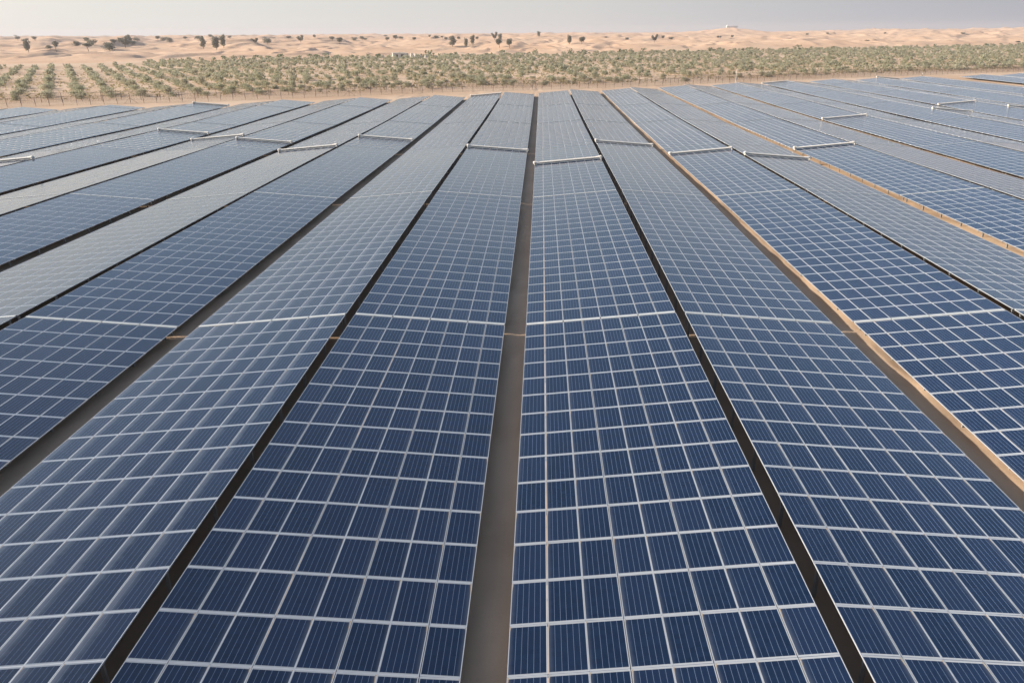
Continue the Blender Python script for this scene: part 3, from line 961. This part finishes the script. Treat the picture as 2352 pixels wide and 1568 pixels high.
# dry tufts between the shrubs
tx = RNG.uniform(-280, 420, 60000); ty = RNG.uniform(170, 620, 60000)
fy = ty - fence_y(tx)
m_ = (fy > 20) & (fy < 230) & (tx / ty > -0.78) & (tx / ty < 0.7) & (fbm(tx * 0.05, ty * 0.05, 3) > -0.3) & (RNG.random(60000) < 0.95 - fy / 300)
tp = np.stack([tx[m_], ty[m_]], 1)[:15000]
print('tufts', len(tp))
allr.append(mass('dry_tufts', tp, 9, 0.20, M_TUFT, (0.8, 2.0), (0.25, 0.6), 'yellowish dry tufts of ground cover between the shrubs', 9))
print('cards', allr)

# trees on the dunes -------------------------------------------------
def tree_mesh(kind, seed):
    rng = np.random.default_rng(seed)
    # unit tree: total height 1, crown width about 0.62
    sp = []
    if kind == 'tall':
        z0 = 0.16
        for k in range(9):
            t = k / 8; sp.append((rng.normal(0, 0.05), rng.normal(0, 0.05), 0.28 + 0.58 * t, 0.24 - 0.06 * abs(t - .4), 0.24, 0.14, 1))
    elif kind == 'round':
        z0 = 0.22
        for k in range(9):
            a = rng.uniform(0, 6.28); r = rng.uniform(0.05, 0.22); sp.append((math.cos(a) * r, math.sin(a) * r, rng.uniform(0.42, 0.80), 0.22, 0.22, 0.18, 1))
    elif kind == 'umbrella':
        z0 = 0.30
        for k in range(10):
            a = rng.uniform(0, 6.28); r = rng.uniform(0.08, 0.34); sp.append((math.cos(a) * r, math.sin(a) * r, 0.52 + 0.9 * r + rng.normal(0, 0.06), 0.16, 0.16, 0.11, 1))
    elif kind == 'fork':
        z0 = 0.2
        for s_ in (-1, 1):
            for k in range(5):
                t = k / 4; sp.append((s_ * (0.08 + 0.17 * t) + rng.normal(0, .02), rng.normal(0, 0.08), 0.35 + (0.5 if s_ > 0 else 0.38) * t, 0.14, 0.16, 0.12, 1))
    else:   # bush
        z0 = 0.02
        for k in range(9):
            a = rng.uniform(0, 6.28); r = rng.uniform(0.05, 0.40); sp.append((math.cos(a) * r, math.sin(a) * r, rng.uniform(0.22, 0.68), 0.25, 0.25, 0.24, 1))
    V = cards(760, lumps(sp), 0.052, rng)
    V[:, 2] = np.maximum(V[:, 2], 0.0)
    crown = np_mesh('crown', V, quads(V), [M_TREE])
    b = MB(); top = max(z0 + 0.12, 0.3)
    lean = rng.normal(0, 0.03)
    b.tube((0, 0, -0.08), (lean, 0, top), 0.028, 0.018, n=7)
    for k in range(6):
        q = sp[int(rng.integers(len(sp)))]
        b.tube((lean * 0.8, 0, top * rng.uniform(0.6, 0.98)), (q[0] * 0.9, q[1] * 0.9, q[2]), 0.014, 0.005, n=5)
    return crown, b.mesh('trunk', [M_BARK])
KINDS = {}
for ki, k in enumerate(('tall', 'round', 'umbrella', 'fork', 'bush')):
    KINDS[k] = [tree_mesh(k, 300 + ki * 10 + s_) for s_ in range(4)]

# x of the middle, y of the foot, height and width in px of the 2352 px wide photograph
TREES = [
    (41, 94, 9, 10, 'round'), (37, 82, 3, 5, 'bush'), (66, 121, 27, 16, 'tall'), (62, 95, 6, 8, 'round'), (81, 94, 10, 10, 'round'),
    (116, 114, 10, 11, 'bush'), (130, 120, 23, 14, 'umbrella'), (177, 106, 12, 13, 'bush'), (201, 99, 13, 12, 'round'), (212, 103, 12, 15, 'bush'),
    (204, 119, 19, 18, 'umbrella'), (252, 116, 20, 21, 'bush'), (264, 103, 13, 13, 'round'), (288, 110, 24, 22, 'fork'), (298, 101, 18, 12, 'tall'),
    (305, 102, 9, 14, 'bush'), (316, 95, 9, 10, 'bush'), (362, 93, 9, 9, 'round'), (378, 94, 9, 12, 'bush'), (390, 96, 10, 12, 'bush'),
    (427, 92, 8, 8, 'round'), (459, 92, 9, 13, 'bush'), (468, 113, 26, 13, 'tall'), (483, 85, 6, 8, 'bush'), (498, 115, 27, 19, 'tall'), (514, 110, 26, 14, 'tall'),
    (528, 90, 7, 8, 'round'), (586, 100, 11, 13, 'fork'), (616, 103, 16, 12, 'bush'), (663, 91, 7, 10, 'round'), (691, 98, 15, 13, 'fork'), (723, 88, 7, 6, 'round'),
    (764, 94, 10, 11, 'round'), (780, 102, 14, 12, 'round'), (815, 94, 8, 10, 'bush'), (831, 90, 7, 9, 'bush'), (838, 93, 6, 8, 'bush'),
    (890, 95, 9, 9, 'round'), (909, 92, 10, 10, 'round'), (922, 90, 6, 8, 'bush'), (951, 94, 7, 8, 'round'), (887, 84, 3, 7, 'bush'),
    (987, 87, 6, 5, 'round'), (1002, 89, 7, 11, 'bush'), (1016, 89, 6, 6, 'round'), (1024, 93, 6, 7, 'round'), (1040, 108, 22, 16, 'tall'), (1054, 93, 8, 7, 'round'),
    (1071, 110, 19, 10, 'tall'), (1086, 104, 20, 11, 'tall'), (1096, 93, 8, 6, 'round'), (1136, 93, 17, 11, 'fork'), (1149, 94, 14, 10, 'tall'), (1147, 110, 21, 13, 'round'),
    (1170, 111, 21, 12, 'round'), (1238, 86, 12, 8, 'tall'), (1308, 102, 18, 12, 'tall'), (1336, 102, 15, 12, 'round'),
    (1440, 92, 6, 8, 'bush'), (1503, 98, 17, 12, 'fork'), (1522, 91, 8, 8, 'round'), (1542, 91, 6, 9, 'bush'), (1392, 87, 3, 7, 'bush'),
    (1649, 89, 6, 5, 'round'), (1655, 89, 6, 5, 'round'), (1681, 88, 6, 6, 'round'), (1854, 81, 4, 6, 'bush'), (1900, 78, 3, 6, 'bush'),
    (2032, 80, 5, 6, 'round'), (1992, 95, 3, 7, 'bush'), (2212, 79, 4, 8, 'bush'), (2338, 98, 4, 9, 'bush'),
]
TREES.sort(key=lambda t: t[0])
shape_txt = {'tall': 'tall upright tree', 'round': 'round-crowned tree', 'umbrella': 'umbrella-shaped tree', 'fork': 'forked tree with two crowns', 'bush': 'low bushy tree'}
for idx, (tx_, ty_, th, tw, kind) in enumerate(TREES):
    p = None
    for dy_px in range(0, 14):
        p = hit_terrain(tx_, ty_ + dy_px)
        if p is not None: break
    if p is None: continue
    depth = p.y * math.cos(PITCH) + (CAM_Z - p.z) * math.sin(PITCH)
    H = th * depth / F_PX * 1.06 + 0.3; W = tw * depth / F_PX / 0.60
    cr, tr = KINDS[kind][idx % 4]
    r = bpy.data.objects.new('dune_tree', None); COL.objects.link(r); r.location = (p.x, p.y, p.z - 0.1)
    r.rotation_euler = (0, 0, 0.4 * math.sin(idx * 2.3)); r.scale = (W, W, H)
    size = 'large' if th >= 18 else 'medium' if th >= 10 else 'tiny distant'
    tag(r, '%s dark %s, %s from the left among the dune trees' % (size, shape_txt[kind], ordinal(idx + 1)), 'tree', 'dark trees scattered over the dunes')
    link('crown', cr, r); link('trunk', tr, r)

# ------------------------------------------------------------------ small buildings far off
def hut(px, py, w, d, h, label, pillars=0):
    p = hit_terrain(px, py)
    if p is None: return
    r = bpy.data.objects.new('hut', None); COL.objects.link(r); r.location = (p.x, p.y, p.z - 0.3); r.rotation_euler = (0, 0, 0.25)
    tag(r, label, 'building')
    b = MB(); t = 0.25
    # walls round two openings in front
    xs_ = [-w / 2, -w / 2 + w * 0.18, -w / 2 + w * 0.36, -w / 2 + w * 0.58, -w / 2 + w * 0.82, w / 2]
    for k in (0, 2, 4): b.box((xs_[k], -d / 2, 0), (xs_[k + 1], -d / 2 + t, h))
    for k in (1, 3): b.box((xs_[k], -d / 2, h * 0.74), (xs_[k + 1], -d / 2 + t, h))
    b.box((-w / 2, d / 2 - t, 0), (w / 2, d / 2, h)); b.box((-w / 2, -d / 2 + t, 0), (-w / 2 + t, d / 2 - t, h)); b.box((w / 2 - t, -d / 2 + t, 0), (w / 2, d / 2 - t, h))
    link('wall', b.mesh('wall', [M_WALL]), r)
    b = MB(); b.box((-w / 2 - 0.25, -d / 2 - 0.25, h), (w / 2 + 0.25, d / 2 + 0.25, h + 0.22)); link('roof', b.mesh('roof', [M_WALL]), r)
    for k in (1, 3):
        b = MB(); b.box((xs_[k] + 0.02, -d / 2 + t * 0.55, 0), (xs_[k + 1] - 0.02, -d / 2 + t * 0.75, h * 0.73)); link('opening_shade', b.mesh('opening_shade', [M_DARK]), r)  # dark sheet paints the shade inside each opening
hut(918, 133, 9.5, 6, 3.4, 'small whitewashed hut with two dark openings at the edge of the shrub belt')
for k, (px, hgt) in enumerate(((868, 2.2), (881, 1.7), (937, 2.9), (947, 2.8), (956, 2.6), (966, 1.9), (978, 1.5))):
    p = hit_terrain(px, 133)
    if p is None: continue
    b = MB(); b.box((-1.0, -0.4, -0.3), (0.5, 0.4, hgt)); b.box((-1.3, -0.5, -0.3), (-1.0, 0.5, hgt * 0.7)); b.box((-0.9, -0.3, hgt), (0.2, 0.3, hgt + 0.25)); b.box((0.5, -0.35, -0.3), (0.9, 0.35, hgt * 0.45))
    o = link('ruined_pillar', b.mesh('ruined_pillar', [M_WALL]), None, p, (0, 0, 0.2 * k))
    side_t = 'left of the whitewashed hut' if px < 910 else 'right of the whitewashed hut'
    nth = (2 - k) if px < 910 else (k - 1)
    tag(o, 'broken pale masonry pillar, %s one %s' % (ordinal(nth), side_t), 'ruin', 'broken pillars beside the hut')

# long white building on the hilltop, right of centre
hx, hy = HILL
_g = [(float(dune_z(hx + a_, hy + b_)), hx + a_, hy + b_) for a_ in range(-90, 91, 6) for b_ in range(-120, 121, 8)]
hz, hx, hy = max(_g)
hz += 0.6
M_WHITE = mat_simple('white_plaster', (0.70, 0.68, 0.64), 0.8)
r = bpy.data.objects.new('hilltop_building', None); COL.objects.link(r); r.location = (hx, hy, hz); r.scale = (0.9, 0.9, 0.9)
tag(r, 'long low white building with a domed end on the highest distant dune', 'building')
b = MB(); b.box((-16, -4, -2), (16, 4, 2.2)); b.box((-19, -5, -2), (-12, 5, 3.6)); link('wall', b.mesh('wall', [M_WHITE]), r)
b = MB(); b.box((-9, -4.6, 4.2), (18, 4.6, 4.5))
for xx in (-8, 0, 8, 17): b.box((xx, -4.2, 2.2), (xx + 0.4, -3.8, 4.2)); b.box((xx, 3.8, 2.2), (xx + 0.4, 4.2, 4.2))
link('roof', b.mesh('roof', [M_WHITE]), r)
b = MB(); b.lathe([(0, 3.2), (1.0, 2.9), (1.9, 2.1), (2.5, 1.0), (2.7, 0.2)], (-15.5, 0, 3.6), (0, 0, 1), 14); link('dome', b.mesh('dome', [M_WHITE]), r)
for xx in (-6, 0, 6, 12):
    b = MB(); b.box((xx, -4.05, 0.0), (xx + 2.0, -3.99, 1.4)); link('window', b.mesh('window', [M_DARK]), r)
print('objects', len(scene.objects))
